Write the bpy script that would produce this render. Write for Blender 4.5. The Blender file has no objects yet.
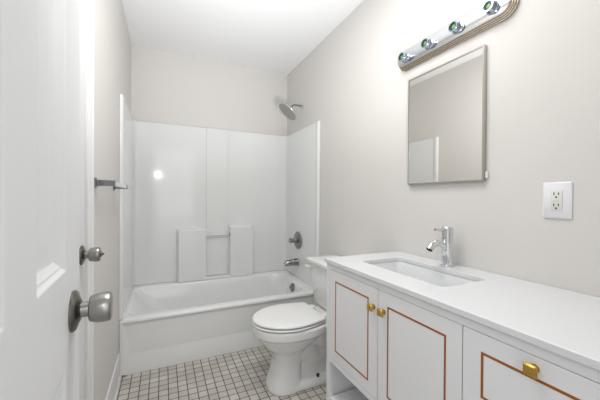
import bpy, bmesh, math
from mathutils import Vector, Matrix

S = bpy.context.scene
COL = S.collection
PI = math.pi

# ------------------------------------------------------------------ camera
YAW, PITCH, ROLL = math.radians(25.10), math.radians(-0.351), math.radians(0.348)
H = 1.17
cam_data = bpy.data.cameras.new('camera')
cam = bpy.data.objects.new('camera', cam_data)
COL.objects.link(cam)
cam_data.sensor_width = 36.0
cam_data.lens = 291.98 / 600 * 36.0
cam_data.clip_start = 0.01
fw0 = Vector((math.sin(YAW), math.cos(YAW), 0)); rt0 = Vector((math.cos(YAW), -math.sin(YAW), 0)); up0 = Vector((0, 0, 1))
fw = fw0 * math.cos(PITCH) + up0 * math.sin(PITCH)
up1 = up0 * math.cos(PITCH) - fw0 * math.sin(PITCH)
rt = rt0 * math.cos(ROLL) + up1 * math.sin(ROLL)
up = up1 * math.cos(ROLL) - rt0 * math.sin(ROLL)
m = Matrix((rt, up, -fw)).transposed().to_4x4()
m.translation = Vector((0, 0, H))
cam.matrix_world = m
S.camera = cam

# ------------------------------------------------------------------ world, lights, exposure
w = bpy.data.worlds.new('world'); S.world = w; w.use_nodes = True
bg = w.node_tree.nodes['Background']
bg.inputs[0].default_value = (0.93, 0.96, 1.0, 1)
bg.inputs[1].default_value = 1.0
S.view_settings.view_transform = 'Standard'
S.view_settings.look = 'None'
S.view_settings.exposure = 0.08
S.view_settings.gamma = 1.0
S.view_settings.use_curve_mapping = False


def area(name, loc, target, size, power, col=(1, 1, 1), spread=180):
    d = bpy.data.lights.new(name, 'AREA'); d.shape = 'DISK'; d.size = size; d.energy = power; d.color = col; d.spread = math.radians(spread)
    o = bpy.data.objects.new(name, d); COL.objects.link(o); o.location = loc
    o.rotation_euler = (Vector(target) - Vector(loc)).to_track_quat('-Z', 'Y').to_euler()
    return o


area('flash_bounce', (0.42, 0.10, 0.90), (0.43, 1.66, 2.50), 0.4, 9.0, (0.985, 0.99, 1.0), 74)   # flash head turned up at the ceiling
area('camera_flash', (-0.09, -0.60, 1.615), (0.50, 2.9, 1.60), 0.055, 0.7, (1, 1, 1), 120)
area('ceiling_fill', (0.42, 0.95, 2.46), (0.42, 0.95, 0.0), 0.8, 11.8, (1, 0.995, 0.985))       # soft fill added below the ceiling, unseen just above the frame
area('hall_fill', (0.2, -1.2, 1.6), (0.5, 2.9, 1.0), 1.8, 8.0, (1, 0.99, 0.99))  # broad soft fill added beyond the doorway, source unseen
FILL_GLOW = 0.5  # glow strength of the added ceiling disc

# ------------------------------------------------------------------ materials


def mat(name, col, rough=0.5, metal=0.0, spec=0.5, bump=None, coat=0.0, emit=None, vary=None):
    mm = bpy.data.materials.new(name); mm.use_nodes = True
    nt = mm.node_tree; b = nt.nodes['Principled BSDF']
    b.inputs['Base Color'].default_value = (*col, 1)
    b.inputs['Roughness'].default_value = rough
    b.inputs['Metallic'].default_value = metal
    b.inputs['Specular IOR Level'].default_value = spec
    b.inputs['Coat Weight'].default_value = coat
    b.inputs['Coat Roughness'].default_value = 0.05
    if emit:
        b.inputs['Emission Color'].default_value = (*col, 1); b.inputs['Emission Strength'].default_value = emit
    tc = nt.nodes.new('ShaderNodeTexCoord')
    if vary:
        n = nt.nodes.new('ShaderNodeTexNoise'); n.inputs['Scale'].default_value = vary[0]; n.inputs['Detail'].default_value = 4
        nt.links.new(tc.outputs['Object'], n.inputs['Vector'])
        r = nt.nodes.new('ShaderNodeMix'); r.data_type = 'RGBA'
        r.inputs[6].default_value = (*[c * (1 - vary[1]) for c in col], 1); r.inputs[7].default_value = (*[min(1, c * (1 + vary[1])) for c in col], 1)
        nt.links.new(n.outputs['Fac'], r.inputs[0]); nt.links.new(r.outputs[2], b.inputs['Base Color'])
    if bump:
        n = nt.nodes.new('ShaderNodeTexNoise'); n.inputs['Scale'].default_value = bump[0]; n.inputs['Detail'].default_value = 3
        mp = nt.nodes.new('ShaderNodeMapping'); mp.inputs['Scale'].default_value = bump[2] if len(bump) > 2 else (1, 1, 1)
        nt.links.new(tc.outputs['Object'], mp.inputs[0]); nt.links.new(mp.outputs[0], n.inputs['Vector'])
        bp = nt.nodes.new('ShaderNodeBump'); bp.inputs['Strength'].default_value = bump[1]; bp.inputs['Distance'].default_value = 0.002
        nt.links.new(n.outputs['Fac'], bp.inputs['Height']); nt.links.new(bp.outputs[0], b.inputs['Normal'])
    return mm


M_WALL = mat('wall_paint', (0.72, 0.701, 0.672), 0.55, bump=(60, 0.05), vary=(1.5, 0.01))
M_CEIL = mat('ceiling_paint', (0.90, 0.905, 0.91), 0.8, bump=(80, 0.1))
M_TRIM = mat('trim_paint', (0.78, 0.78, 0.78), 0.6)
M_DOOR = mat('door_paint', (0.75, 0.755, 0.76), 0.5, bump=(25, 0.22, (6, 6, 0.35)))
M_TUB = mat('white_fibreglass', (0.83, 0.84, 0.835), 0.09, bump=(2.2, 0.25), coat=0.3)
M_CER = mat('vitreous_china', (0.87, 0.875, 0.87), 0.1, coat=0.5)
M_SINK = mat('sink_china', (0.77, 0.78, 0.79), 0.15, coat=0.4)
M_SEAT = mat('seat_plastic', (0.86, 0.86, 0.85), 0.22)
M_QUARTZ = mat('white_quartz', (0.745, 0.755, 0.77), 0.16, vary=(300, 0.02))
M_CAB = mat('cabinet_paint', (0.84, 0.845, 0.855), 0.35)
M_INLAY = mat('copper_inlay', (0.38, 0.11, 0.008), 0.4, 0.15)
M_BRASS = mat('brass', (0.55, 0.36, 0.08), 0.36, 0.9)
M_CHROME = mat('chrome', (0.72, 0.73, 0.75), 0.08, 1.0)
M_CUP = mat('blue_reflection_chrome', (0.42, 0.46, 0.55), 0.1, 1.0)  # dark bluish reflections put into the chrome colour of the cups
M_CHROME_D = mat('tarnished_chrome', (0.30, 0.30, 0.30), 0.22, 1.0)
M_NICKEL = mat('satin_nickel', (0.33, 0.32, 0.30), 0.30, 1.0)
M_NICKEL_D = mat('dark_nickel', (0.19, 0.175, 0.16), 0.28, 1.0)
M_RIB = mat('ribbed_metal', (0.50, 0.44, 0.37), 0.2, 1.0)
M_FRAME = mat('brushed_frame', (0.50, 0.48, 0.45), 0.3, 1.0)
M_MIRROR = mat('mirror_glass', (0.94, 0.93, 0.90), 0.0, 1.0)
M_PLATE = mat('outlet_plate', (0.84, 0.84, 0.87), 0.3)
M_RECEPT = mat('outlet_ivory', (0.78, 0.78, 0.74), 0.35)
M_BLACK = mat('dark_slot', (0.02, 0.02, 0.02), 0.6)
M_RUBBER = mat('bolt_rust', (0.03, 0.025, 0.02), 0.6)
M_GREEN = mat('green_insulator', (0.02, 0.09, 0.06), 0.3)
M_YELLOW = mat('yellow_green_contact', (0.13, 0.32, 0.08), 0.3, 0.0)
M_CAULK = mat('old_caulk', (0.30, 0.22, 0.16), 0.8)
M_FILL_DISC = mat('fill_disc_glow', (1.0, 0.97, 0.92), 0.4, emit=FILL_GLOW)  # glowing face of the added ceiling disc


def tile_material():
    mm = bpy.data.materials.new('floor_tile'); mm.use_nodes = True
    nt = mm.node_tree; b = nt.nodes['Principled BSDF']; L = nt.links
    tc = nt.nodes.new('ShaderNodeTexCoord')
    mp = nt.nodes.new('ShaderNodeMapping')
    P = 0.0535
    mp.inputs['Location'].default_value = (-(0.193 - 0.0005) / P, -(2.16) / P, 0)
    mp.inputs['Scale'].default_value = (1 / P, 1 / P, 0)
    L.new(tc.outputs['Object'], mp.inputs[0])
    br = nt.nodes.new('ShaderNodeTexBrick')
    br.offset = 0.0; br.squash = 1.0
    br.inputs['Scale'].default_value = 1.0
    br.inputs['Brick Width'].default_value = 1.0; br.inputs['Row Height'].default_value = 1.0
    br.inputs['Mortar Size'].default_value = 0.055; br.inputs['Mortar Smooth'].default_value = 0.2
    br.inputs['Color1'].default_value = (0.69, 0.64, 0.56, 1)
    br.inputs['Color2'].default_value = (0.56, 0.51, 0.45, 1)
    br.inputs['Mortar'].default_value = (0.10, 0.080, 0.064, 1)
    L.new(mp.outputs[0], br.inputs['Vector'])
    n = nt.nodes.new('ShaderNodeTexNoise'); n.inputs['Scale'].default_value = 6; n.inputs['Detail'].default_value = 5
    L.new(tc.outputs['Object'], n.inputs['Vector'])
    mx = nt.nodes.new('ShaderNodeMix'); mx.data_type = 'RGBA'; mx.blend_type = 'MULTIPLY'; mx.inputs[0].default_value = 0.35
    L.new(br.outputs['Color'], mx.inputs[6]); L.new(n.outputs['Fac'], mx.inputs[7])
    hs = nt.nodes.new('ShaderNodeHueSaturation'); hs.inputs['Saturation'].default_value = 0.75; hs.inputs['Value'].default_value = 1.1
    L.new(mx.outputs[2], hs.inputs['Color'])
    L.new(hs.outputs[0], b.inputs['Base Color'])
    b.inputs['Roughness'].default_value = 0.4
    bp = nt.nodes.new('ShaderNodeBump'); bp.invert = True; bp.inputs['Distance'].default_value = 0.001; bp.inputs['Strength'].default_value = 0.5
    L.new(br.outputs['Fac'], bp.inputs['Height']); L.new(bp.outputs[0], b.inputs['Normal'])
    return mm


M_TILE = tile_material()

# ------------------------------------------------------------------ mesh helpers


def put(name, bm, m, parent=None, smooth=None, bevel=0, seg=2, kind=None):
    me = bpy.data.meshes.new(name)
    bmesh.ops.recalc_face_normals(bm, faces=bm.faces)
    bm.to_mesh(me); bm.free()
    o = bpy.data.objects.new(name, me); COL.objects.link(o)
    me.materials.append(m)
    if parent: o.parent = parent
    if bevel:
        bv = o.modifiers.new('bevel', 'BEVEL'); bv.width = bevel; bv.segments = seg; bv.limit_method = 'ANGLE'; bv.angle_limit = 0.6
    if smooth is not None or bevel:
        for p in me.polygons: p.use_smooth = True
        me.set_sharp_from_angle(angle=math.radians(smooth if smooth else 40))
        if bevel:
            wn = o.modifiers.new('wn', 'WEIGHTED_NORMAL'); wn.keep_sharp = True
    if kind: o['kind'] = kind
    return o


def box(bm, x0, x1, y0, y1, z0, z1):
    v = [bm.verts.new(c) for c in ((x0, y0, z0), (x1, y0, z0), (x1, y1, z0), (x0, y1, z0), (x0, y0, z1), (x1, y0, z1), (x1, y1, z1), (x0, y1, z1))]
    for f in ((0, 3, 2, 1), (4, 5, 6, 7), (0, 1, 5, 4), (1, 2, 6, 5), (2, 3, 7, 6), (3, 0, 4, 7)):
        bm.faces.new([v[i] for i in f])
    return bm


def mbox(*a):
    return box(bmesh.new(), *a)


def loft(bm, rings, cap0=True, cap1=True, closed=True):
    R = [[bm.verts.new(p) for p in r] for r in rings]
    n = len(R[0])
    for a, b in zip(R, R[1:]):
        for i in range(n if closed else n - 1):
            j = (i + 1) % n
            bm.faces.new((a[i], a[j], b[j], b[i]))
    if cap0: bm.faces.new(R[0][::-1])
    if cap1: bm.faces.new(R[-1])
    return R


def frame_of(ax):
    ax = Vector(ax).normalized()
    t = Vector((0, 0, 1)) if abs(ax.z) < 0.9 else Vector((1, 0, 0))
    u = t.cross(ax).normalized()
    return ax, u, ax.cross(u)


def lathe(bm, org, ax, prof, n=32, cap0=True, cap1=True):
    """prof: list of (distance along axis, radius)"""
    ax, u, v = frame_of(ax); org = Vector(org)
    loft(bm, [[org + ax * t + (u * math.cos(2 * PI * k / n) + v * math.sin(2 * PI * k / n)) * max(r, 1e-4) for k in range(n)] for t, r in prof], cap0, cap1)
    return bm


def tube(bm, pts, rad, n=16):
    pts = [Vector(p) for p in pts]
    rads = rad if isinstance(rad, (list, tuple)) else [rad] * len(pts)
    rings = []; u = None
    for i, p in enumerate(pts):
        t = (pts[min(i + 1, len(pts) - 1)] - pts[max(i - 1, 0)]).normalized()
        if u is None: _, u, _ = frame_of(t)
        u = (u - t * u.dot(t)).normalized(); v = t.cross(u)
        rings.append([p + (u * math.cos(2 * PI * k / n) + v * math.sin(2 * PI * k / n)) * rads[i] for k in range(n)])
    loft(bm, rings)
    return bm


def prism(bm, poly, a0, a1, axis='Z'):
    def P(p, a):
        return {'Z': (p[0], p[1], a), 'Y': (p[0], a, p[1]), 'X': (a, p[0], p[1])}[axis]
    loft(bm, [[P(p, a0) for p in poly], [P(p, a1) for p in poly]])
    return bm


def rrect(x0, x1, y0, y1, r, n=8):
    """rounded rectangle, 4*(n+1) points, counter clockwise from the lower left corner"""
    out = []
    rs = r if isinstance(r, (list, tuple)) else [r] * 4      # corners: x0y0, x1y0, x1y1, x0y1
    for (cx, cy, a0, rr) in ((x0 + rs[0], y0 + rs[0], PI, rs[0]), (x1 - rs[1], y0 + rs[1], 1.5 * PI, rs[1]), (x1 - rs[2], y1 - rs[2], 0, rs[2]), (x0 + rs[3], y1 - rs[3], .5 * PI, rs[3])):
        for k in range(n + 1):
            a = a0 + .5 * PI * k / n
            out.append((cx + rr * math.cos(a), cy + rr * math.sin(a)))
    return out


def thing(name, label, cat, loc=(0, 0, 0), rz=0, group=None):
    o = bpy.data.objects.new(name, None); COL.objects.link(o); o.empty_display_size = 0.1
    o.location = loc; o.rotation_euler = (0, 0, rz)
    return tag(o, label, cat, group)


def tag(o, label, cat, group=None):
    o['label'] = label; o['category'] = cat
    if group: o['group'] = group
    return o


def struct(name, bm, m, **k):
    return put(name, bm, m, kind='structure', **k)


# ------------------------------------------------------------------ room shell
XL, XR, YB, ZC = -0.258, 1.222, 2.958, 2.51
T = 0.1
YF = -0.06
struct('floor', mbox(XL - T, XR + T, YF - 1.6, YB + T, -0.06, 0), M_TILE)
struct('ceiling', mbox(XL - T, XR + T, YF - 0.11, YB + T, ZC, ZC + 0.06), M_CEIL)
struct('wall_left', mbox(XL - T, XL, YF - 0.11, YB + T, 0, ZC), M_WALL)
struct('wall_right', mbox(XR, XR + T, YF - 0.11, YB + T, 0, ZC), M_WALL)
struct('wall_back', mbox(XL, XR, YB, YB + T, 0, ZC), M_WALL)
bm = bmesh.new()
DX0, DX1, DZ = -0.115, 0.52, 2.05
box(bm, XL, DX0 - 0.02, YF - 0.11, 0.075, 0, ZC)
box(bm, DX1 + 0.02, XR, YF - 0.11, YF, 0, ZC)
box(bm, DX0 - 0.02, DX1 + 0.02, YF - 0.11, YF, DZ + 0.02, ZC)
struct('wall_front', bm, M_WALL)
bm = bmesh.new()
box(bm, DX1, DX1 + 0.02, YF - 0.12, YF + 0.005, 0, DZ)
box(bm, DX0 - 0.02, DX0, YF - 0.12, 0.07, 0, DZ)
box(bm, DX0 - 0.02, DX1 + 0.02, YF - 0.12, YF + 0.005, DZ, DZ + 0.02)
box(bm, DX1 + 0.015, DX1 + 0.085, YF, YF + 0.018, 0, DZ + 0.08)
struct('trim_1', bm, M_TRIM, bevel=0.003)


def baseboard(name, pts_y0, pts_y1, x, sgn, h=0.155):
    prof = [(0, 0), (0.016, 0), (0.016, 0.010), (0.012, 0.016), (0.008, 0.018), (0.008, h - 0.018), (0.0065, h - 0.008), (0.004, h), (0, h)]
    bm = bmesh.new()
    loft(bm, [[(x + sgn * a, yy, z) for a, z in prof] for yy in (pts_y0, pts_y1)])
    return struct(name, bm, M_TRIM)


baseboard('baseboard_left', 1.347, 2.200, XL, 1, 0.160)
baseboard('baseboard_right', 1.275, 2.196, XR, -1, 0.11)

# ------------------------------------------------------------------ six-panel doors
PROFILE = [(0, 0), (0.005, -0.005), (0.009, -0.006), (0.017, -0.012), (0.024, -0.0145), (0.030, -0.0150), (0.046, -0.0112), (0.050, -0.0110)]


def panelled_slab(width, height, panels, thick):
    """door slab in local coords: x = normal (front face at 0, slab behind), y along the width, z up"""
    bm = bmesh.new()
    ys = sorted({0, width} | {p[0] for p in panels} | {p[1] for p in panels})
    zs = sorted({0, height} | {p[2] for p in panels} | {p[3] for p in panels})
    for a, b in zip(ys, ys[1:]):
        for c, d in zip(zs, zs[1:]):
            if any(p[0] <= a and b <= p[1] and p[2] <= c and d <= p[3] for p in panels): continue
            bm.faces.new([bm.verts.new((0, y, z)) for y, z in ((a, c), (b, c), (b, d), (a, d))])
    for (a, b, c, d) in panels:
        rings = [[(dep, y, z) for y, z in ((a + o, c + o), (b - o, c + o), (b - o, d - o), (a + o, d - o))] for o, dep in PROFILE]
        loft(bm, rings, cap0=False, cap1=True)
    for (p, q, r, s) in (((0, 0, 0), (0, width, 0), (-thick, width, 0), (-thick, 0, 0)), ((0, 0, height), (0, width, height), (-thick, width, height), (-thick, 0, height)),
                         ((0, 0, 0), (0, 0, height), (-thick, 0, height), (-thick, 0, 0)), ((0, width, 0), (0, width, height), (-thick, width, height), (-thick, width, 0)),
                         ((-thick, 0, 0), (-thick, width, 0), (-thick, width, height), (-thick, 0, height))):
        bm.faces.new([bm.verts.new(v) for v in (p, q, r, s)])
    bmesh.ops.remove_doubles(bm, verts=bm.verts, dist=1e-5)
    return bm


def six(width, stile, mull):
    pw = (width - 2 * stile - mull) / 2
    c = [(stile, stile + pw), (width - stile - pw, width - stile)]
    r = [(0.21, 0.896), (1.047, 1.62), (1.71, 1.90)]
    return [(a, b, z0, z1) for a, b in c for z0, z1 in r]


def door_knob(parent, loc, small_button=True):
    k = put('door_knob', lathe(bmesh.new(), loc, (1, 0, 0), [(0.005, 0.0125), (0.023, 0.0125), (0.0235, 0.0195), (0.025, 0.0215), (0.034, 0.0242), (0.045, 0.0250), (0.052, 0.0243), (0.0545, 0.0225), (0.0553, 0.0205), (0.0555, 0.0)], 40), M_NICKEL, parent, smooth=35)
    put('rose_plate', lathe(bmesh.new(), loc, (1, 0, 0), [(0.0, 0.0335), (0.003, 0.0335), (0.006, 0.031), (0.009, 0.022), (0.012, 0.016), (0.0122, 0)], 40), M_NICKEL_D, k, smooth=35)
    if small_button:
        bm = bmesh.new()
        lathe(bm, (loc[0] + 0.055, loc[1], loc[2]), (1, 0, 0), [(0, 0.010), (0.004, 0.010), (0.0045, 0)], 20)
        box(bm, loc[0] + 0.058, loc[0] + 0.066, loc[1] - 0.007, loc[1] + 0.007, loc[2] - 0.0035, loc[2] + 0.0035)
        put('turn_button', bm, M_NICKEL_D, k, bevel=0.001)
    return k


# near door: opened about 90 degrees, its face just left of the camera
W1 = 0.564
d1 = put('door_1', panelled_slab(W1, 2.03, six(W1, 0.102, 0.086), 0.035), M_DOOR, bevel=0.0015, kind='structure')
ang = math.radians(3.0)
edge = Vector((-0.139, 0.655, 0.01))
dirv = Vector((-math.sin(ang), math.cos(ang), 0))
d1.location = edge - dirv * W1
d1.rotation_euler = (0, 0, ang)
door_knob(d1, (0, W1 - 0.056, 0.970), False)
bm = bmesh.new()
for hz in (0.2, 1.0, 1.8): lathe(bm, (-0.012, -0.006, hz), (0, 0, 1), [(0, 0.006), (0.09, 0.006)], 12)
put('hinge', bm, M_NICKEL, d1)

# closed door in the left wall
W2 = 0.61
d2 = put('door_2', panelled_slab(W2, 2.02, six(W2, 0.107, 0.090), 0.035), M_DOOR, bevel=0.0015, kind='structure')
d2.location = (XL + 0.004, 1.279 - W2, 0.012)
d2.rotation_euler = (0, 0, 0)
door_knob(d2, (0, W2 - 0.058, 0.958), True)
bm = bmesh.new()
for a, b in ((1.282, 1.296), (1.279 - W2 - 0.033, 1.279 - W2 - 0.003)):
    box(bm, XL - 0.02, XL + 0.006, a, b, 0, 2.06)
box(bm, XL - 0.02, XL + 0.006, 1.279 - W2 - 0.033, 1.296, 2.035, 2.062)


def casing(y0, y1, z0, z1):
    w_ = y1 - y0
    pr = [(0, 0), (0, .010), (.15, .013), (.22, .0155), (.30, .0155), (.36, .013), (.70, .015), (.80, .019), (.95, .019), (1, .016), (1, 0)]
    return [(XL + t, y0 + f * w_) for f, t in pr]


loft(bm, [[(x, y, z) for x, y in casing(1.288, 1.346, 0, 0)] for z in (0, 2.12)])
yl = 1.279 - W2 - 0.033
loft(bm, [[(x, yl - (y - 1.288) + 0.008, z) for x, y in casing(1.288, 1.346, 0, 0)] for z in (0, 2.12)])
loft(bm, [[(x, yy, 2.062 + (y - 1.288)) for x, y in casing(1.288, 1.346, 0, 0)] for yy in (yl, 1.288)])
struct('trim_2', bm, M_TRIM)

# ------------------------------------------------------------------ bathtub
TY0, TY1 = 2.203, 2.956
tub = thing('bathtub', 'white alcove bathtub with a recessed apron and drain in its right end', 'bathtub', ((XL + XR) / 2, 2.56, 0))


def loc_to(o, bm):
    """move the mesh into the local space of the empty o"""
    bmesh.ops.transform(bm, matrix=(Matrix.Translation(o.location) @ o.rotation_euler.to_matrix().to_4x4()).inverted(), verts=bm.verts)
    return bm


def rimz(y): return 0.368 + 0.032 * max(0, min(1, (y - 2.25) / 0.6))


bm = bmesh.new()
x0, x1 = XL + 0.002, XR - 0.002
N = 8
def ring(a, b, c, d, r, z, tilt=True):
    return [(x, y, (z + rimz(y)) if tilt else z) for x, y in rrect(a, b, c, d, r, N)]
rings = [
    ring(x0, x1, TY0 + 0.034, TY1, 0.002, 0.0, False),
    ring(x0, x1, TY0 + 0.034, TY1, 0.002, 0.34, False),
    ring(x0, x1, TY0, TY1, 0.002, -0.017),
    ring(x0, x1, TY0 + 0.001, TY1, 0.002, -0.010),
    ring(x0, x1, TY0 + 0.005, TY1, 0.002, -0.0035),
    ring(x0, x1, TY0 + 0.014, TY1, 0.004, -0.0005),
    ring(x0 + 0.030, x1 - 0.072, TY0 + 0.062, 2.842, [0.05, 0.13, 0.16, 0.05], 0.0),
    ring(x0 + 0.040, x1 - 0.082, TY0 + 0.071, 2.833, [0.055, 0.13, 0.16, 0.055], -0.003),
    ring(x0 + 0.048, x1 - 0.089, TY0 + 0.078, 2.826, [0.06, 0.13, 0.16, 0.06], -0.012),
    ring(x0 + 0.075, x1 - 0.097, TY0 + 0.086, 2.817, [0.07, 0.13, 0.16, 0.07], -0.05),
    ring(x0 + 0.16, x1 - 0.115, TY0 + 0.100, 2.800, [0.09, 0.13, 0.15, 0.09], -0.15),
    ring(x0 + 0.25, x1 - 0.135, TY0 + 0.115, 2.785, 0.12, 0.125, False),
    ring(x0 + 0.29, x1 - 0.155, TY0 + 0.135, 2.765, 0.12, 0.095, False),
    ring(x0 + 0.34, x1 - 0.19, TY0 + 0.17, 2.73, 0.12, 0.082, False),
]
loft(bm, rings)
put('basin', loc_to(tub, bm), M_TUB, tub, smooth=50)
# apron with its sunk field and projecting kick
bm = bmesh.new()
A = [(x0, 0.0), (x1, 0.0), (x1, 0.3505), (x0, 0.3505)]
B = [(XL + 0.062, 0.118), (XR - 0.062, 0.118), (XR - 0.018, 0.343), (XL + 0.018, 0.343)]
C = [(XL + 0.088, 0.165), (XR - 0.088, 0.165), (XR - 0.036, 0.336), (XL + 0.036, 0.336)]
loft(bm, [[(x, TY0 + 0.012, z) for x, z in A], [(x, TY0, z) for x, z in A], [(x, TY0, z) for x, z in B], [(x, TY0 + 0.028, z) for x, z in C]])
put('apron', loc_to(tub, bm), M_TUB, tub, bevel=0.004, seg=3)
oc = put('overflow_cover', loc_to(tub, lathe(bmesh.new(), (1.116, 2.54, 0.320), (-1, 0, 0.12), [(-0.01, 0.040), (0.008, 0.040), (0.012, 0.034), (0.014, 0)], 32)), M_CHROME_D, tub, smooth=35)
oc['label'] = 'tarnished chrome overflow cover'
put('trip_lever', loc_to(tub, tube(bmesh.new(), [(1.104, 2.54, 0.314), (1.092, 2.54, 0.325), (1.086, 2.54, 0.336)], 0.004, 8)), M_CHROME_D, oc)
put('drain', loc_to(tub, lathe(bmesh.new(), (0.92, 2.56, 0.080), (0, 0, 1), [(0, 0.03), (0.004, 0.03), (0.005, 0.02), (0.003, 0)], 24)), M_CHROME_D, tub)

# ------------------------------------------------------------------ shower surround
sur = thing('shower_surround', 'glossy white moulded shower surround above the bathtub with two low shelf columns', 'shower surround', ((XL + XR) / 2, 2.9, 0.385))
ZT = 1.835
def panel_poly(th, r, n=8, thf=0.03):
    a, b = XL + th, XR - th
    yb = YB - 0.055
    pts = [(XL + 0.014, 2.255)]
    for k in range(n + 1):
        t = PI - .5 * PI * k / n
        pts.append((a + r + r * math.cos(t), yb - r + r * math.sin(t)))
    for k in range(n + 1):
        t = .5 * PI - .5 * PI * k / n
        pts.append((b - r + r * math.cos(t), yb - r + r * math.sin(t)))
    pts.append((XR - 0.014, 2.255))
    return pts
inn = panel_poly(0.026, 0.035)
bm = bmesh.new()
e = 0.0015
outer = [(XR - e, 2.255), (XR - e, YB - e), (XL + e, YB - e), (XL + e, 2.255)]
prism(bm, inn + outer, 0.388, ZT)
for v in bm.verts:
    if v.co.z < 0.5: v.co.z = rimz(v.co.y) + 0.001
put('wall_panel', loc_to(sur, bm), M_TUB, sur, bevel=0.004)
for sx, xw, nm in ((1, XL, 'left'), (-1, XR, 'right')):
    bm = bmesh.new()
    pr = [(0.0015, 2.204), (0.010, 2.204), (0.017, 2.208), (0.021, 2.216), (0.022, 2.226), (0.021, 2.244), (0.016, 2.254), (0.0015, 2.255)]
    prism(bm, [(xw + sx * a, y) for a, y in pr], 0.372, ZT)
    put('edge_flange', loc_to(sur, bm), M_TUB, sur, smooth=60)
# shelf block with the sunk centre niche
bm = bmesh.new()
zb = 0.402
poly = [(0.145, zb), (0.805, zb), (0.822, 0.42), (0.822, 0.80)]
def arc(cx, cz, r, a0, a1, n=6):
    return [(cx + r * math.cos(math.radians(a0 + (a1 - a0) * k / n)), cz + r * math.sin(math.radians(a0 + (a1 - a0) * k / n))) for k in range(n + 1)]
ydf, ydb = 2.838, YB - 0.035
def column(xa, xb, zt, r0, r1):
    return [(xa, zb), (xb, zb)] + arc(xb - r1, zt - r1, r1, 0, 90) + arc(xa + r0, zt - r0, r0, 90, 180)
# left column, right column, sill between them
loft(bm, [[(x, ydb, z) for x, z in column(0.098, 0.3655, 0.889, 0.03, 0.004)], [(x, ydf, z) for x, z in column(0.130, 0.3655, 0.875, 0.03, 0.004)]])
loft(bm, [[(x, ydb, z) for x, z in column(0.5895, 0.840, 0.901, 0.004, 0.03)], [(x, ydf, z) for x, z in column(0.5895, 0.812, 0.887, 0.004, 0.03)]])
loft(bm, [[(x, ydb, z) for x, z in ((0.345, zb), (0.610, zb), (0.610, 0.424), (0.345, 0.424))], [(x, ydf + 0.001, z) for x, z in ((0.345, zb), (0.610, zb), (0.610, 0.414), (0.345, 0.414))]])
put('shelf_block', loc_to(sur, bm), M_TUB, sur, bevel=0.012, seg=4)
bm = bmesh.new()
box(bm, 0.372, 0.574, YB - 0.065, YB - 0.0555, 0.43, ZT - 0.001)
put('centre_strip', loc_to(sur, bm), M_TUB, sur, bevel=0.002)
gb = put('grab_bar', loc_to(sur, lathe(bmesh.new(), (0.366, 2.862, 0.815), (1, 0, 0), [(0, 0.008), (0.223, 0.008)], 16)), mat('clear_bar', (0.75, 0.75, 0.74), 0.15), sur, smooth=40)
put('end_socket', loc_to(sur, lathe(bmesh.new(), (0.581, 2.862, 0.815), (1, 0, 0), [(0, 0.0125), (0.008, 0.0125)], 16)), M_NICKEL_D, gb)

# ------------------------------------------------------------------ shower head, valve, spout
XP = XR - 0.0245     # face of the surround on the plumbing wall
sh = thing('overhead_shower', 'round grey rain shower head on a bent arm high on the right wall', 'shower head', (XR, 2.575, 2.067))
sarm = put('shower_arm', loc_to(sh, tube(bmesh.new(), [(XR, 2.575, 2.067), (1.17, 2.575, 2.068), (1.14, 2.575, 2.066), (1.118, 2.572, 2.055), (1.100, 2.568, 2.035)], 0.0095, 12)), M_NICKEL, sh, smooth=40)
put('arm_flange', loc_to(sh, lathe(bmesh.new(), (XR - 0.001, 2.575, 2.067), (-1, 0, 0), [(0, 0.03), (0.004, 0.03), (0.012, 0.014), (0.013, 0)], 24)), M_CHROME, sh, smooth=40)
hn = Vector((-0.65, 0.06, -0.75)).normalized()
hc = Vector((1.062, 2.560, 1.985))
hd = put('spray_head', loc_to(sh, lathe(bmesh.new(), hc, hn, [(-0.066, 0.010), (-0.050, 0.016), (-0.040, 0.018), (-0.030, 0.024), (-0.018, 0.06), (-0.010, 0.104), (-0.004, 0.110), (0.0, 0.108), (0.001, 0.0)], 48)), M_CHROME, sh, smooth=35)
noz = bmesh.new()
_, uu, vv = frame_of(hn)
lathe(noz, hc, hn, [(0.0, 0.1), (0.002, 0.1), (0.0022, 0)], 40)
for rr, nn in ((0.02, 6), (0.04, 12), (0.06, 18), (0.08, 24)):
    for k in range(nn):
        a = 2 * PI * k / nn
        lathe(noz, hc + (uu * math.cos(a) + vv * math.sin(a)) * rr, hn, [(0.001, 0.003), (0.005, 0.002)], 6)
put('nozzle_face', loc_to(sh, noz), mat('nozzle_grey', (0.38, 0.38, 0.37), 0.4, 0.3), hd)

va = thing('shower_valve', 'chrome round shower valve with a lever handle above the tub spout', 'valve', (XP, 2.60, 0.758))
put('escutcheon', loc_to(va, lathe(bmesh.new(), (XP, 2.60, 0.758), (-1, 0, 0), [(0, 0.086), (0.004, 0.086), (0.010, 0.078), (0.016, 0.050), (0.018, 0.03), (0.018, 0)], 48)), M_CHROME_D, va, smooth=30)
vh = put('handle', loc_to(va, lathe(bmesh.new(), (XP - 0.016, 2.60, 0.758), (-1, 0, 0), [(0, 0.026), (0.02, 0.024), (0.03, 0.020), (0.045, 0.022), (0.065, 0.025), (0.072, 0.020), (0.073, 0)], 24)), M_CHROME_D, va, smooth=35)
put('lever', loc_to(va, tube(bmesh.new(), [(XP - 0.062, 2.60, 0.758), (XP - 0.066, 2.635, 0.750), (XP - 0.068, 2.67, 0.741)], [0.009, 0.007, 0.006], 12)), M_CHROME_D, vh, smooth=40)

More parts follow.
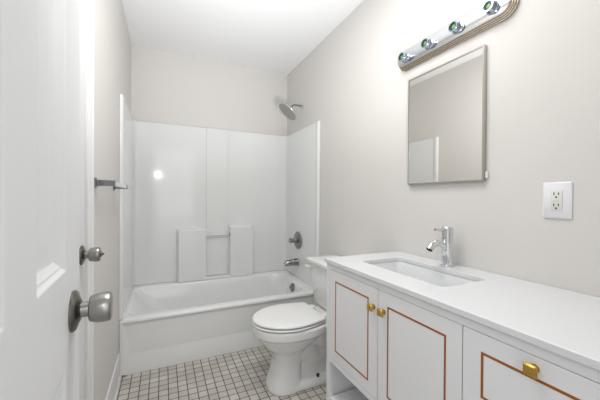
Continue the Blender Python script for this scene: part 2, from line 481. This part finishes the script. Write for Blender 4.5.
sp = thing('tub_spout', 'stubby tarnished chrome spout over the right end of the bathtub', 'tub spout', (XP, 2.605, 0.54))
bm = bmesh.new()
pts = [(XP, 2.605, .545), (XP - .03, 2.605, .545), (XP - .06, 2.605, .545), (XP - .09, 2.605, .542), (XP - .118, 2.605, .537), (XP - .135, 2.605, .525)]
tube(bm, pts, [0.036, 0.034, 0.032, 0.030, 0.027, 0.020], 20)
put('spout_body', loc_to(sp, bm), M_CHROME_D, sp, smooth=50)
put('diverter_pin', loc_to(sp, lathe(bmesh.new(), (XP - 0.112, 2.605, 0.550), (0, 0, 1), [(0, 0.004), (0.014, 0.004), (0.0145, 0.008), (0.022, 0.007), (0.0225, 0)], 12)), M_CHROME_D, sp)

# ------------------------------------------------------------------ toilet
YC = 1.688
to = thing('toilet', 'white two-piece toilet with closed lid between bathtub and vanity', 'toilet', (0.85, YC, 0))


def oval(xc, af, ab, b, z, n=40, p=2.0, pb=2.0, dy=0.0):
    out = []
    for k in range(n):
        t = 2 * PI * k / n
        c, s = math.cos(t), math.sin(t)
        a = ab if c > 0 else af
        pp = pb if c > 0 else p
        out.append((xc + a * math.copysign(abs(c) ** (2 / pp), c), YC + dy + b * math.copysign(abs(s) ** (2 / pp), s), z))
    return out


bm = bmesh.new()
loft(bm, [oval(0.69, 0.114, 0.088, 0.116, 0.0, p=2.4, pb=3.5, dy=0.010), oval(0.69, 0.111, 0.087, 0.113, 0.03, p=2.4, pb=3.5, dy=0.010), oval(0.695, 0.092, 0.085, 0.098, 0.10, p=2.4, pb=3.5, dy=0.006),
          oval(0.70, 0.083, 0.082, 0.090, 0.18, p=2.3, pb=3.5), oval(0.70, 0.098, 0.095, 0.100, 0.23, p=2.2, pb=3), oval(0.705, 0.150, 0.150, 0.135, 0.275, p=2, pb=2.4),
          oval(0.71, 0.188, 0.20, 0.155, 0.318, pb=2.6), oval(0.715, 0.205, 0.225, 0.166, 0.340, pb=2.8), oval(0.717, 0.228, 0.235, 0.183, 0.352, pb=3), oval(0.717, 0.230, 0.238, 0.185, 0.398, pb=3), oval(0.717, 0.222, 0.23, 0.178, 0.404, pb=3)])
# deck carrying the tank
loft(bm, [[(x, YC + y, z) for x, y in rrect(0.88, 1.18, -0.10 + 0, 0.10, 0.03)] if z < 0.3 else [(x, YC + y, z) for x, y in rrect(0.86, 1.19, -hw, hw, 0.04)] for z, hw in ((0.24, 0.10), (0.31, 0.12), (0.35, 0.145), (0.375, 0.155), (0.398, 0.155), (0.402, 0.15))])
# trapway and foot
tube(bm, [(0.76, YC, 0.22), (0.84, YC, 0.20), (0.90, YC, 0.155), (0.935, YC, 0.17), (0.97, YC, 0.23), (1.0, YC, 0.30), (1.03, YC, 0.34)], [0.085, 0.078, 0.072, 0.072, 0.075, 0.08, 0.08], 20)
tube(bm, [(1.0, YC, 0.33), (1.03, YC, 0.24), (1.03, YC, 0.12), (1.03, YC, 0.03)], [0.07, 0.07, 0.065, 0.07], 20)
loft(bm, [[(x, YC + y, z) for x, y in rrect(0.66, 1.09, -hw, hw, 0.045)] for z, hw in ((0.0, 0.104), (0.028, 0.102), (0.048, 0.092), (0.056, 0.078))])
loft(bm, [[(x, YC + y, z) for x, y in rrect(0.72, 1.07, -hw, hw, 0.03)] for z, hw in ((0.04, 0.062), (0.12, 0.055), (0.30, 0.055), (0.38, 0.09))])
bowl = put('bowl', loc_to(to, bm), M_CER, to)
rm = bowl.modifiers.new('remesh', 'REMESH'); rm.mode = 'VOXEL'; rm.voxel_size = 0.0055; rm.use_smooth_shade = True
sm = bowl.modifiers.new('smooth', 'SMOOTH'); sm.iterations = 9; sm.factor = 0.6
bc = put('bolt_cap', loc_to(to, lathe(bmesh.new(), (0.885, YC - 0.080, 0.056), (0, -0.3, 1), [(-0.004, 0.011), (0.008, 0.010), (0.012, 0.007), (0.013, 0)], 20)), M_RUBBER, to)
bc['label'] = 'black bare floor bolt on the toilet foot'


def seat_outline(grow=0.0, back=0.905, hwb=0.142, n=26):
    """from the hinge corner on the far side round the front to the near side corner, then along the back"""
    pts = []
    xc, a, b = 0.717, 0.230 + grow, 0.186 + grow
    for k in range(n + 1):
        t = .5 * PI + PI * k / n
        pts.append((xc + a * math.cos(t), b * math.sin(t)))
    r = 0.012
    h_ = hwb + grow
    L1 = [(xc + (back - xc) * f, -(b + (h_ - b) * f ** 1.6)) for f in (0.25, 0.5, 0.75, 0.93)]
    pts += L1 + [(back - 0.003, -(h_ - 0.003)), (back, -(h_ - r)), (back, h_ - r), (back - 0.003, h_ - 0.003)] + [(x, -y) for x, y in L1[::-1]]
    return pts


def slab(outl, zs):
    bm = bmesh.new()
    cx, cy = 0.72, 0
    rings = []
    for z, ins in zs:
        rr = []
        for x, y in outl:
            v = Vector((x - cx, y - cy)); l = v.length
            v = v * ((l - ins) / l)
            rr.append((cx + v.x, YC + cy + v.y, z))
        rings.append(rr)
    loft(bm, rings)
    return bm


put('seat', loc_to(to, slab(seat_outline(0.002, 0.915, 0.135), [(0.4095, 0.018), (0.4110, 0.004), (0.415, 0), (0.4190, 0.003), (0.4205, 0.018)])), M_SEAT, to, smooth=50)
put('lid', loc_to(to, slab(seat_outline(0.0, 0.905, 0.148), [(0.4262, 0.018), (0.4282, 0.004), (0.432, 0), (0.438, 0.001), (0.4415, 0.005), (0.4435, 0.014), (0.4455, 0.06), (0.4465, 0.12)])), M_SEAT, to, smooth=50)
for s in (-1, 1):
    bm = mbox(0.900, 0.945, YC + s * 0.085 - 0.024, YC + s * 0.085 + 0.024, 0.403, 0.436)
    put('hinge', loc_to(to, bm), M_SEAT, to, bevel=0.008, seg=4)
bm = bmesh.new()
def trect(x0_, x1_, hw, z, r=0.03): return [(x, YC + y, z) for x, y in rrect(x0_, x1_, -hw, hw, r)]
loft(bm, [trect(1.015, 1.17, 0.160, 0.4045), trect(1.003, 1.178, 0.192, 0.410), trect(0.995, 1.185, 0.202, 0.43), trect(0.980, 1.2, 0.221, 0.58), trect(0.969, 1.205, 0.230, 0.695), trect(0.975, 1.2, 0.224, 0.7065)])
put('tank', loc_to(to, bm), M_CER, to, smooth=50)
bm = bmesh.new()
loft(bm, [trect(0.972, 1.205, 0.232, 0.7085), trect(0.948, 1.212, 0.242, 0.7125), trect(0.943, 1.213, 0.246, 0.729), trect(0.946, 1.212, 0.243, 0.736), trect(0.964, 1.206, 0.234, 0.7395), trect(1.0, 1.18, 0.19, 0.741)])
put('tank_lid', loc_to(to, bm), M_CER, to, smooth=50)
bm = bmesh.new()
lathe(bm, (0.975, YC + 0.180, 0.675), (-1, 0, 0), [(0, 0.012), (0.012, 0.012), (0.018, 0.009), (0.0185, 0)], 16)
tube(bm, [(0.960, YC + 0.180, 0.675), (0.957, YC + 0.205, 0.674), (0.957, YC + 0.238, 0.671)], [0.009, 0.011, 0.013], 12)
put('flush_lever', loc_to(to, bm), M_SEAT, to, smooth=50)

# ------------------------------------------------------------------ vanity cabinet
VX = 0.747; VY0, VY1 = 0.155, 1.270
van = thing('vanity_cabinet', 'long white vanity cabinet with copper-outlined doors, drawers and an open lower shelf', 'cabinet', (0.98, 0.71, 0))
bm = bmesh.new()
XBk = 1.205
box(bm, VX + 0.02, XBk, VY1 - 0.020, VY1, 0.0, 0.849)
box(bm, VX, VX + 0.02, VY1 - 0.032, VY1, 0.0, 0.849)            # stile at the far end
box(bm, VX + 0.02, XBk, VY0, VY0 + 0.020, 0.0, 0.849)
box(bm, VX, VX + 0.02, VY0, VY0 + 0.034, 0.0, 0.849)
box(bm, VX, VX + 0.02, VY0 + 0.034, VY1 - 0.032, 0.8235, 0.849)   # top rail
box(bm, VX, VX + 0.02, VY0 + 0.034, VY1 - 0.032, 0.366, 0.3885)   # rail under the doors
box(bm, VX + 0.02, XBk, VY0 + 0.020, VY1 - 0.020, 0.372, 0.386)   # cabinet bottom
box(bm, XBk - 0.012, XBk, VY0 + 0.02, VY1 - 0.02, 0.19, 0.849)
box(bm, VX + 0.02, XBk - 0.012, 0.528, 0.542, 0.386, 0.82)
put('carcass', loc_to(van, bm), M_CAB, van, bevel=0.0012)
bm = mbox(VX + 0.002, XBk - 0.012, VY0 + 0.0345, VY1 - 0.0325, 0.165, 0.190)
put('lower_shelf', loc_to(van, bm), M_CAB, van, bevel=0.0015)


def front(name, y0, y1, z0, z1, inl, knob):
    f = put(name, loc_to(van, mbox(VX, VX + 0.018, y0, y1, z0, z1)), M_CAB, van, bevel=0.0012)
    a, b, c, d = inl; wl = 0.0066
    bm = bmesh.new()
    o = [(a, c), (b, c), (b, d), (a, d)]; i = [(a + wl, c + wl), (b - wl, c + wl), (b - wl, d - wl), (a + wl, d - wl)]
    loft(bm, [[(VX + 0.001, y, z) for y, z in o], [(VX - 0.0006, y, z) for y, z in o], [(VX - 0.0006, y, z) for y, z in i], [(VX + 0.001, y, z) for y, z in i]], False, False)
    il = put('inlay', loc_to(van, bm), M_INLAY, f)
    il['label'] = 'thin copper-coloured rectangular outline'
    ky, kz = knob
    bm = bmesh.new()
    lathe(bm, (VX, ky, kz), (-1, 0, 0), [(0, 0.0095), (0.002, 0.0095), (0.003, 0.0065), (0.015, 0.0065)], 16)
    def sq(x, h): return [(x, ky + y, kz + z) for y, z in rrect(-h, h, -h, h, 0.002, 2)]
    loft(bm, [sq(VX - 0.014, 0.009), sq(VX - 0.016, 0.0128), sq(VX - 0.020, 0.0135), sq(VX - 0.0255, 0.0110), sq(VX - 0.026, 0.010)])
    kb = put('knob', loc_to(van, bm), M_BRASS, f, smooth=25)
    kb['label'] = 'square brass knob'
    return f


front('door', 0.8870, 1.2360, 0.391, 0.822, (0.940, 1.190, 0.438, 0.774), (0.908, 0.748))
front('door', 0.5370, 0.8830, 0.391, 0.822, (0.586, 0.832, 0.438, 0.774), (0.850, 0.748))
front('drawer', 0.1905, 0.5335, 0.608, 0.822, (0.241, 0.483, 0.656, 0.776), (0.362, 0.7965))
front('drawer', 0.1905, 0.5335, 0.390, 0.605, (0.241, 0.483, 0.438, 0.558), (0.362, 0.580))

# ------------------------------------------------------------------ countertop, sink, faucet
SX0, SX1, SY0, SY1 = 0.862, 1.104, 0.690, 1.147
KX0 = 0.736
bm = bmesh.new()
hole = rrect(SX0, SX1, SY0, SY1, 0.028)
n = len(hole)
outr = []
K0, K1, L0, L1 = KX0, 1.2205, 0.150, 1.276
for x, y in hole:       # matching outer point by corner group
    outr.append((x, y))
g = 9
cor = [(K0, L0), (K1, L0), (K1, L1), (K0, L1)]
for z in (0.851, 0.870):
    H_ = [bm.verts.new((x, y, z)) for x, y in hole]
    C_ = [bm.verts.new((x, y, z)) for x, y in cor]
    for q in range(4):
        bm.faces.new([C_[q]] + H_[q * g:(q + 1) * g][::-1] + []) if False else None
        for k in range(g - 1): bm.faces.new((C_[q], H_[q * g + k + 1], H_[q * g + k]))
        nx = (q + 1) % 4
        bm.faces.new((C_[q], C_[nx], H_[nx * g], H_[q * g + g - 1]))
    if z < 0.86: LO = (H_, C_)
    else: HI = (H_, C_)
for A_, B_ in ((LO[0], HI[0]), (LO[1], HI[1])):
    m_ = len(A_)
    for k in range(m_): bm.faces.new((A_[k], A_[(k + 1) % m_], B_[(k + 1) % m_], B_[k]))
ct = tag(put('countertop', bm, M_QUARTZ, bevel=0.0022, seg=3), 'white quartz countertop with a rectangular sink cutout on the vanity', 'countertop')

sk = thing('sink', 'white rectangular undermount sink basin set below the countertop', 'sink', ((SX0 + SX1) / 2, (SY0 + SY1) / 2, 0.71))
bm = bmesh.new()
def sr(g_, z, r=0.03): return [(x, y, z) for x, y in rrect(SX0 - g_, SX1 + g_, SY0 - g_, SY1 + g_, r)]
loft(bm, [sr(0.022, 0.838, 0.03), sr(0.022, 0.850, 0.03), sr(0.004, 0.850, 0.03), sr(0.001, 0.846, 0.03), sr(-0.004, 0.800, 0.032), sr(-0.010, 0.750, 0.036), sr(-0.020, 0.728, 0.04), sr(-0.040, 0.720, 0.04), sr(-0.09, 0.717, 0.02)], cap0=False)
loft(bm, [sr(0.022, 0.838, 0.03), sr(0.014, 0.836, 0.03), sr(0.004, 0.75, 0.036), sr(-0.010, 0.712, 0.04), sr(-0.06, 0.708, 0.04)], cap0=False)
put('basin', loc_to(sk, bm), M_SINK, sk, smooth=50)
put('drain', loc_to(sk, lathe(bmesh.new(), ((SX0 + SX1) / 2, (SY0 + SY1) / 2, 0.716), (0, 0, 1), [(0, 0.022), (0.003, 0.022), (0.004, 0.016), (0.002, 0)], 24)), M_CHROME, sk, smooth=40)

FX, FY = 1.158, 0.907
fa = thing('faucet', 'single-handle chrome faucet behind the sink', 'faucet', (FX, FY, 0.870))
put('faucet_body', loc_to(fa, lathe(bmesh.new(), (FX, FY, 0.8702), (0, 0, 1), [(0, 0.029), (0.004, 0.029), (0.006, 0.0245), (0.138, 0.0245), (0.139, 0.0235), (0.141, 0.0235), (0.142, 0.0245), (0.172, 0.0245), (0.175, 0.022), (0.1755, 0)], 40)), M_CHROME, fa, smooth=30)
spt = put('spout', loc_to(fa, tube(bmesh.new(), [(FX - 0.015, FY, 0.955), (FX - 0.045, FY, 0.973), (FX - 0.065, FY, 0.978), (FX - 0.085, FY, 0.975), (FX - 0.100, FY, 0.965), (FX - 0.112, FY, 0.950)], 0.0155, 20)), M_CHROME, fa, smooth=50)
hv = Vector((-0.012, 0, -0.015)).normalized()
put('aerator', loc_to(fa, lathe(bmesh.new(), Vector((FX - 0.112, FY, 0.950)) - hv * 0.002, hv, [(0, 0.0125), (0.004, 0.0125), (0.004, 0.008)], 20)), M_BLACK, spt)
put('lever', loc_to(fa, tube(bmesh.new(), [(FX - 0.01, FY, 1.032), (FX - 0.05, FY, 1.034), (FX - 0.078, FY, 1.036)], [0.007, 0.006, 0.006], 12)), M_CHROME, fa, smooth=50)

# ------------------------------------------------------------------ mirror
mr = thing('wall_mirror', 'rectangular mirror in a thin metal frame under the light bar', 'mirror', (XR, 0.98, 1.247))
MY0, MY1, MZ0, MZ1 = 0.776, 1.190, 1.246, 1.812
bm = bmesh.new()
def fr(x, i): return [(x, y, z) for y, z in ((MY0 + i, MZ0 + i), (MY1 - i, MZ0 + i), (MY1 - i, MZ1 - i), (MY0 + i, MZ1 - i))]
loft(bm, [fr(XR - 0.0005, 0), fr(XR - 0.020, 0), fr(XR - 0.020, 0.0065), fr(XR - 0.0165, 0.0070)], cap1=False)
put('frame', loc_to(mr, bm), M_FRAME, mr)
put('mirror_glass', loc_to(mr, mbox(XR - 0.017, XR - 0.013, MY0 + 0.0068, MY1 - 0.0068, MZ0 + 0.0068, MZ1 - 0.0068)), M_MIRROR, mr)
put('clip', loc_to(mr, mbox(XR - 0.010, XR - 0.0005, MY0 - 0.012, MY0 - 0.0005, MZ0 + 0.012, MZ0 + 0.040)), M_TRIM, mr, bevel=0.002)

# ------------------------------------------------------------------ light bar
lb = thing('vanity_light', 'chrome four-socket light bar without bulbs above the mirror', 'light fixture', (XR, 0.966, 1.933))
LY0, LY1, LZ0, LZ1 = 0.654, 1.270, 1.877, 1.989
def stad(x, i):
    r = (LZ1 - LZ0) / 2 - i
    return [(x, y, z) for y, z in rrect(LY0 + i, LY1 - i, LZ0 + i, LZ1 - i, r * 0.999, 10)]
bm = bmesh.new()
loft(bm, [stad(XR - 0.0005, 0), stad(XR - 0.010, 0), stad(XR - 0.011, 0.004), stad(XR - 0.018, 0.0045), stad(XR - 0.019, 0.0085), stad(XR - 0.026, 0.009), stad(XR - 0.027, 0.013), stad(XR - 0.033, 0.0135), stad(XR - 0.0335, 0.015)], cap1=False)
rb = put('ribbed_backplate', loc_to(lb, bm), M_RIB, lb, smooth=25)
bm = bmesh.new()
loft(bm, [stad(XR - 0.030, 0.0155), stad(XR - 0.0345, 0.0155), stad(XR - 0.0355, 0.018)])
put('mirror_face', loc_to(lb, bm), M_CHROME, lb, smooth=25)
for y in (0.735, 0.888, 1.042, 1.196):
    bx = XR - 0.034
    bm = bmesh.new()
    lathe(bm, (bx, y, 1.933), (-1, 0, 0), [(0, 0.026), (0.004, 0.026), (0.006, 0.0215), (0.010, 0.0195), (0.030, 0.0195), (0.0315, 0.0225), (0.034, 0.0225), (0.034, 0.0175), (0.016, 0.0165), (0.016, 0)], 32)
    c = put('socket_cup', loc_to(lb, bm), M_CUP, lb, smooth=30)
    put('socket_liner', loc_to(lb, lathe(bmesh.new(), (bx - 0.018, y, 1.933), (-1, 0, 0), [(0, 0.0155), (0.012, 0.0155), (0.012, 0.012), (0.004, 0.011), (0.004, 0)], 24)), M_GREEN, c, smooth=30)
    put('contact', loc_to(lb, lathe(bmesh.new(), (bx - 0.020, y, 1.933), (-1, 0, 0), [(0, 0.0095), (0.008, 0.009), (0.0085, 0)], 16)), M_YELLOW, c)

# ------------------------------------------------------------------ outlet
ou = thing('wall_outlet', 'white wall outlet plate with two grounded sockets above the countertop', 'outlet', (XR, 0.531, 1.168))
OY, OZ = 0.531, 1.168
def pl(x, hy, hz, r=0.004): return [(x, OY + y, OZ + z) for y, z in rrect(-hy, hy, -hz, hz, r, 4)]
bm = bmesh.new()
loft(bm, [pl(XR - 0.0003, 0.041, 0.062), pl(XR - 0.004, 0.041, 0.062), pl(XR - 0.0065, 0.038, 0.059)])
put('cover_plate', loc_to(ou, bm), M_PLATE, ou, smooth=40)
bm = bmesh.new()
loft(bm, [pl(XR - 0.0060, 0.0168, 0.0335, 0.002), pl(XR - 0.0085, 0.0168, 0.0335, 0.002), pl(XR - 0.0090, 0.0160, 0.0327, 0.002)])
rc = put('receptacle', loc_to(ou, bm), M_RECEPT, ou, smooth=40)
for dz in (0.0195, -0.0185):
    for dy, hh in ((-0.0065, 0.0042), (0.0065, 0.0048)):
        put('slot', loc_to(ou, mbox(XR - 0.0093, XR - 0.0088, OY + dy - 0.0014, OY + dy + 0.0014, OZ + dz + 0.003 - hh, OZ + dz + 0.003 + hh)), M_BLACK, rc)
    put('ground_hole', loc_to(ou, lathe(bmesh.new(), (XR - 0.0088, OY, OZ + dz - 0.0085), (-1, 0, 0), [(0, 0.0030), (0.0006, 0.0030)], 12)), M_BLACK, rc)
bm = bmesh.new()
box(bm, XR - 0.0102, XR - 0.0088, OY - 0.011, OY - 0.001, OZ - 0.003, OZ + 0.004)
box(bm, XR - 0.0102, XR - 0.0088, OY + 0.001, OY + 0.011, OZ - 0.003, OZ + 0.004)
put('test_button', loc_to(ou, bm), M_RECEPT, rc, bevel=0.0005)

# ------------------------------------------------------------------ towel bar
tb = thing('towel_bar', 'short square chrome towel bar on the left wall before the bathtub', 'towel bar', (XL, 1.72, 1.228))
BXC = -0.197
for y in (1.462, 1.965):
    bm = bmesh.new()
    def tr(x, h): return [(x, y + a, 1.229 + b) for a, b in rrect(-h, h, -h, h, 0.002, 2)]
    loft(bm, [tr(XL + 0.0003, 0.021), tr(XL + 0.006, 0.021), tr(XL + 0.010, 0.013), tr(BXC + 0.012, 0.0115)])
    put('post', loc_to(tb, bm), M_CHROME_D, tb, bevel=0.001)
put('bar', loc_to(tb, mbox(BXC - 0.007, BXC + 0.007, 1.474, 1.953, 1.220, 1.238)), M_CHROME, tb, bevel=0.0015)

# ------------------------------------------------------------------ old caulk where wall, tub and floor meet
tag(put('caulk_stain', tube(bmesh.new(), [(XL + 0.019, 2.197, 0.005), (XL + 0.027, 2.196, 0.005), (XL + 0.05, 2.199, 0.002)], [0.007, 0.007, 0.002], 8), M_CAULK), 'dark brown caulk blob at the left foot of the bathtub', 'caulk')

# ------------------------------------------------------------------ added ceiling fill disc (out of frame, goes with the fill light)
cl = thing('ceiling_fill_disc', 'round glowing disc added on the ceiling as fill light', 'ceiling lamp', (0.42, 0.95, ZC))
put('disc_backing', loc_to(cl, lathe(bmesh.new(), (0.42, 0.95, ZC - 0.0005), (0, 0, -1), [(0, 0.29), (0.02, 0.29), (0.022, 0)], 32)), M_CHROME, cl, smooth=40)
put('glow_disc', loc_to(cl, lathe(bmesh.new(), (0.42, 0.95, ZC - 0.0225), (0, 0, -1), [(0, 0.28), (0.014, 0.278), (0.02, 0.26), (0.021, 0.001)], 32)), M_FILL_DISC, cl, smooth=60)
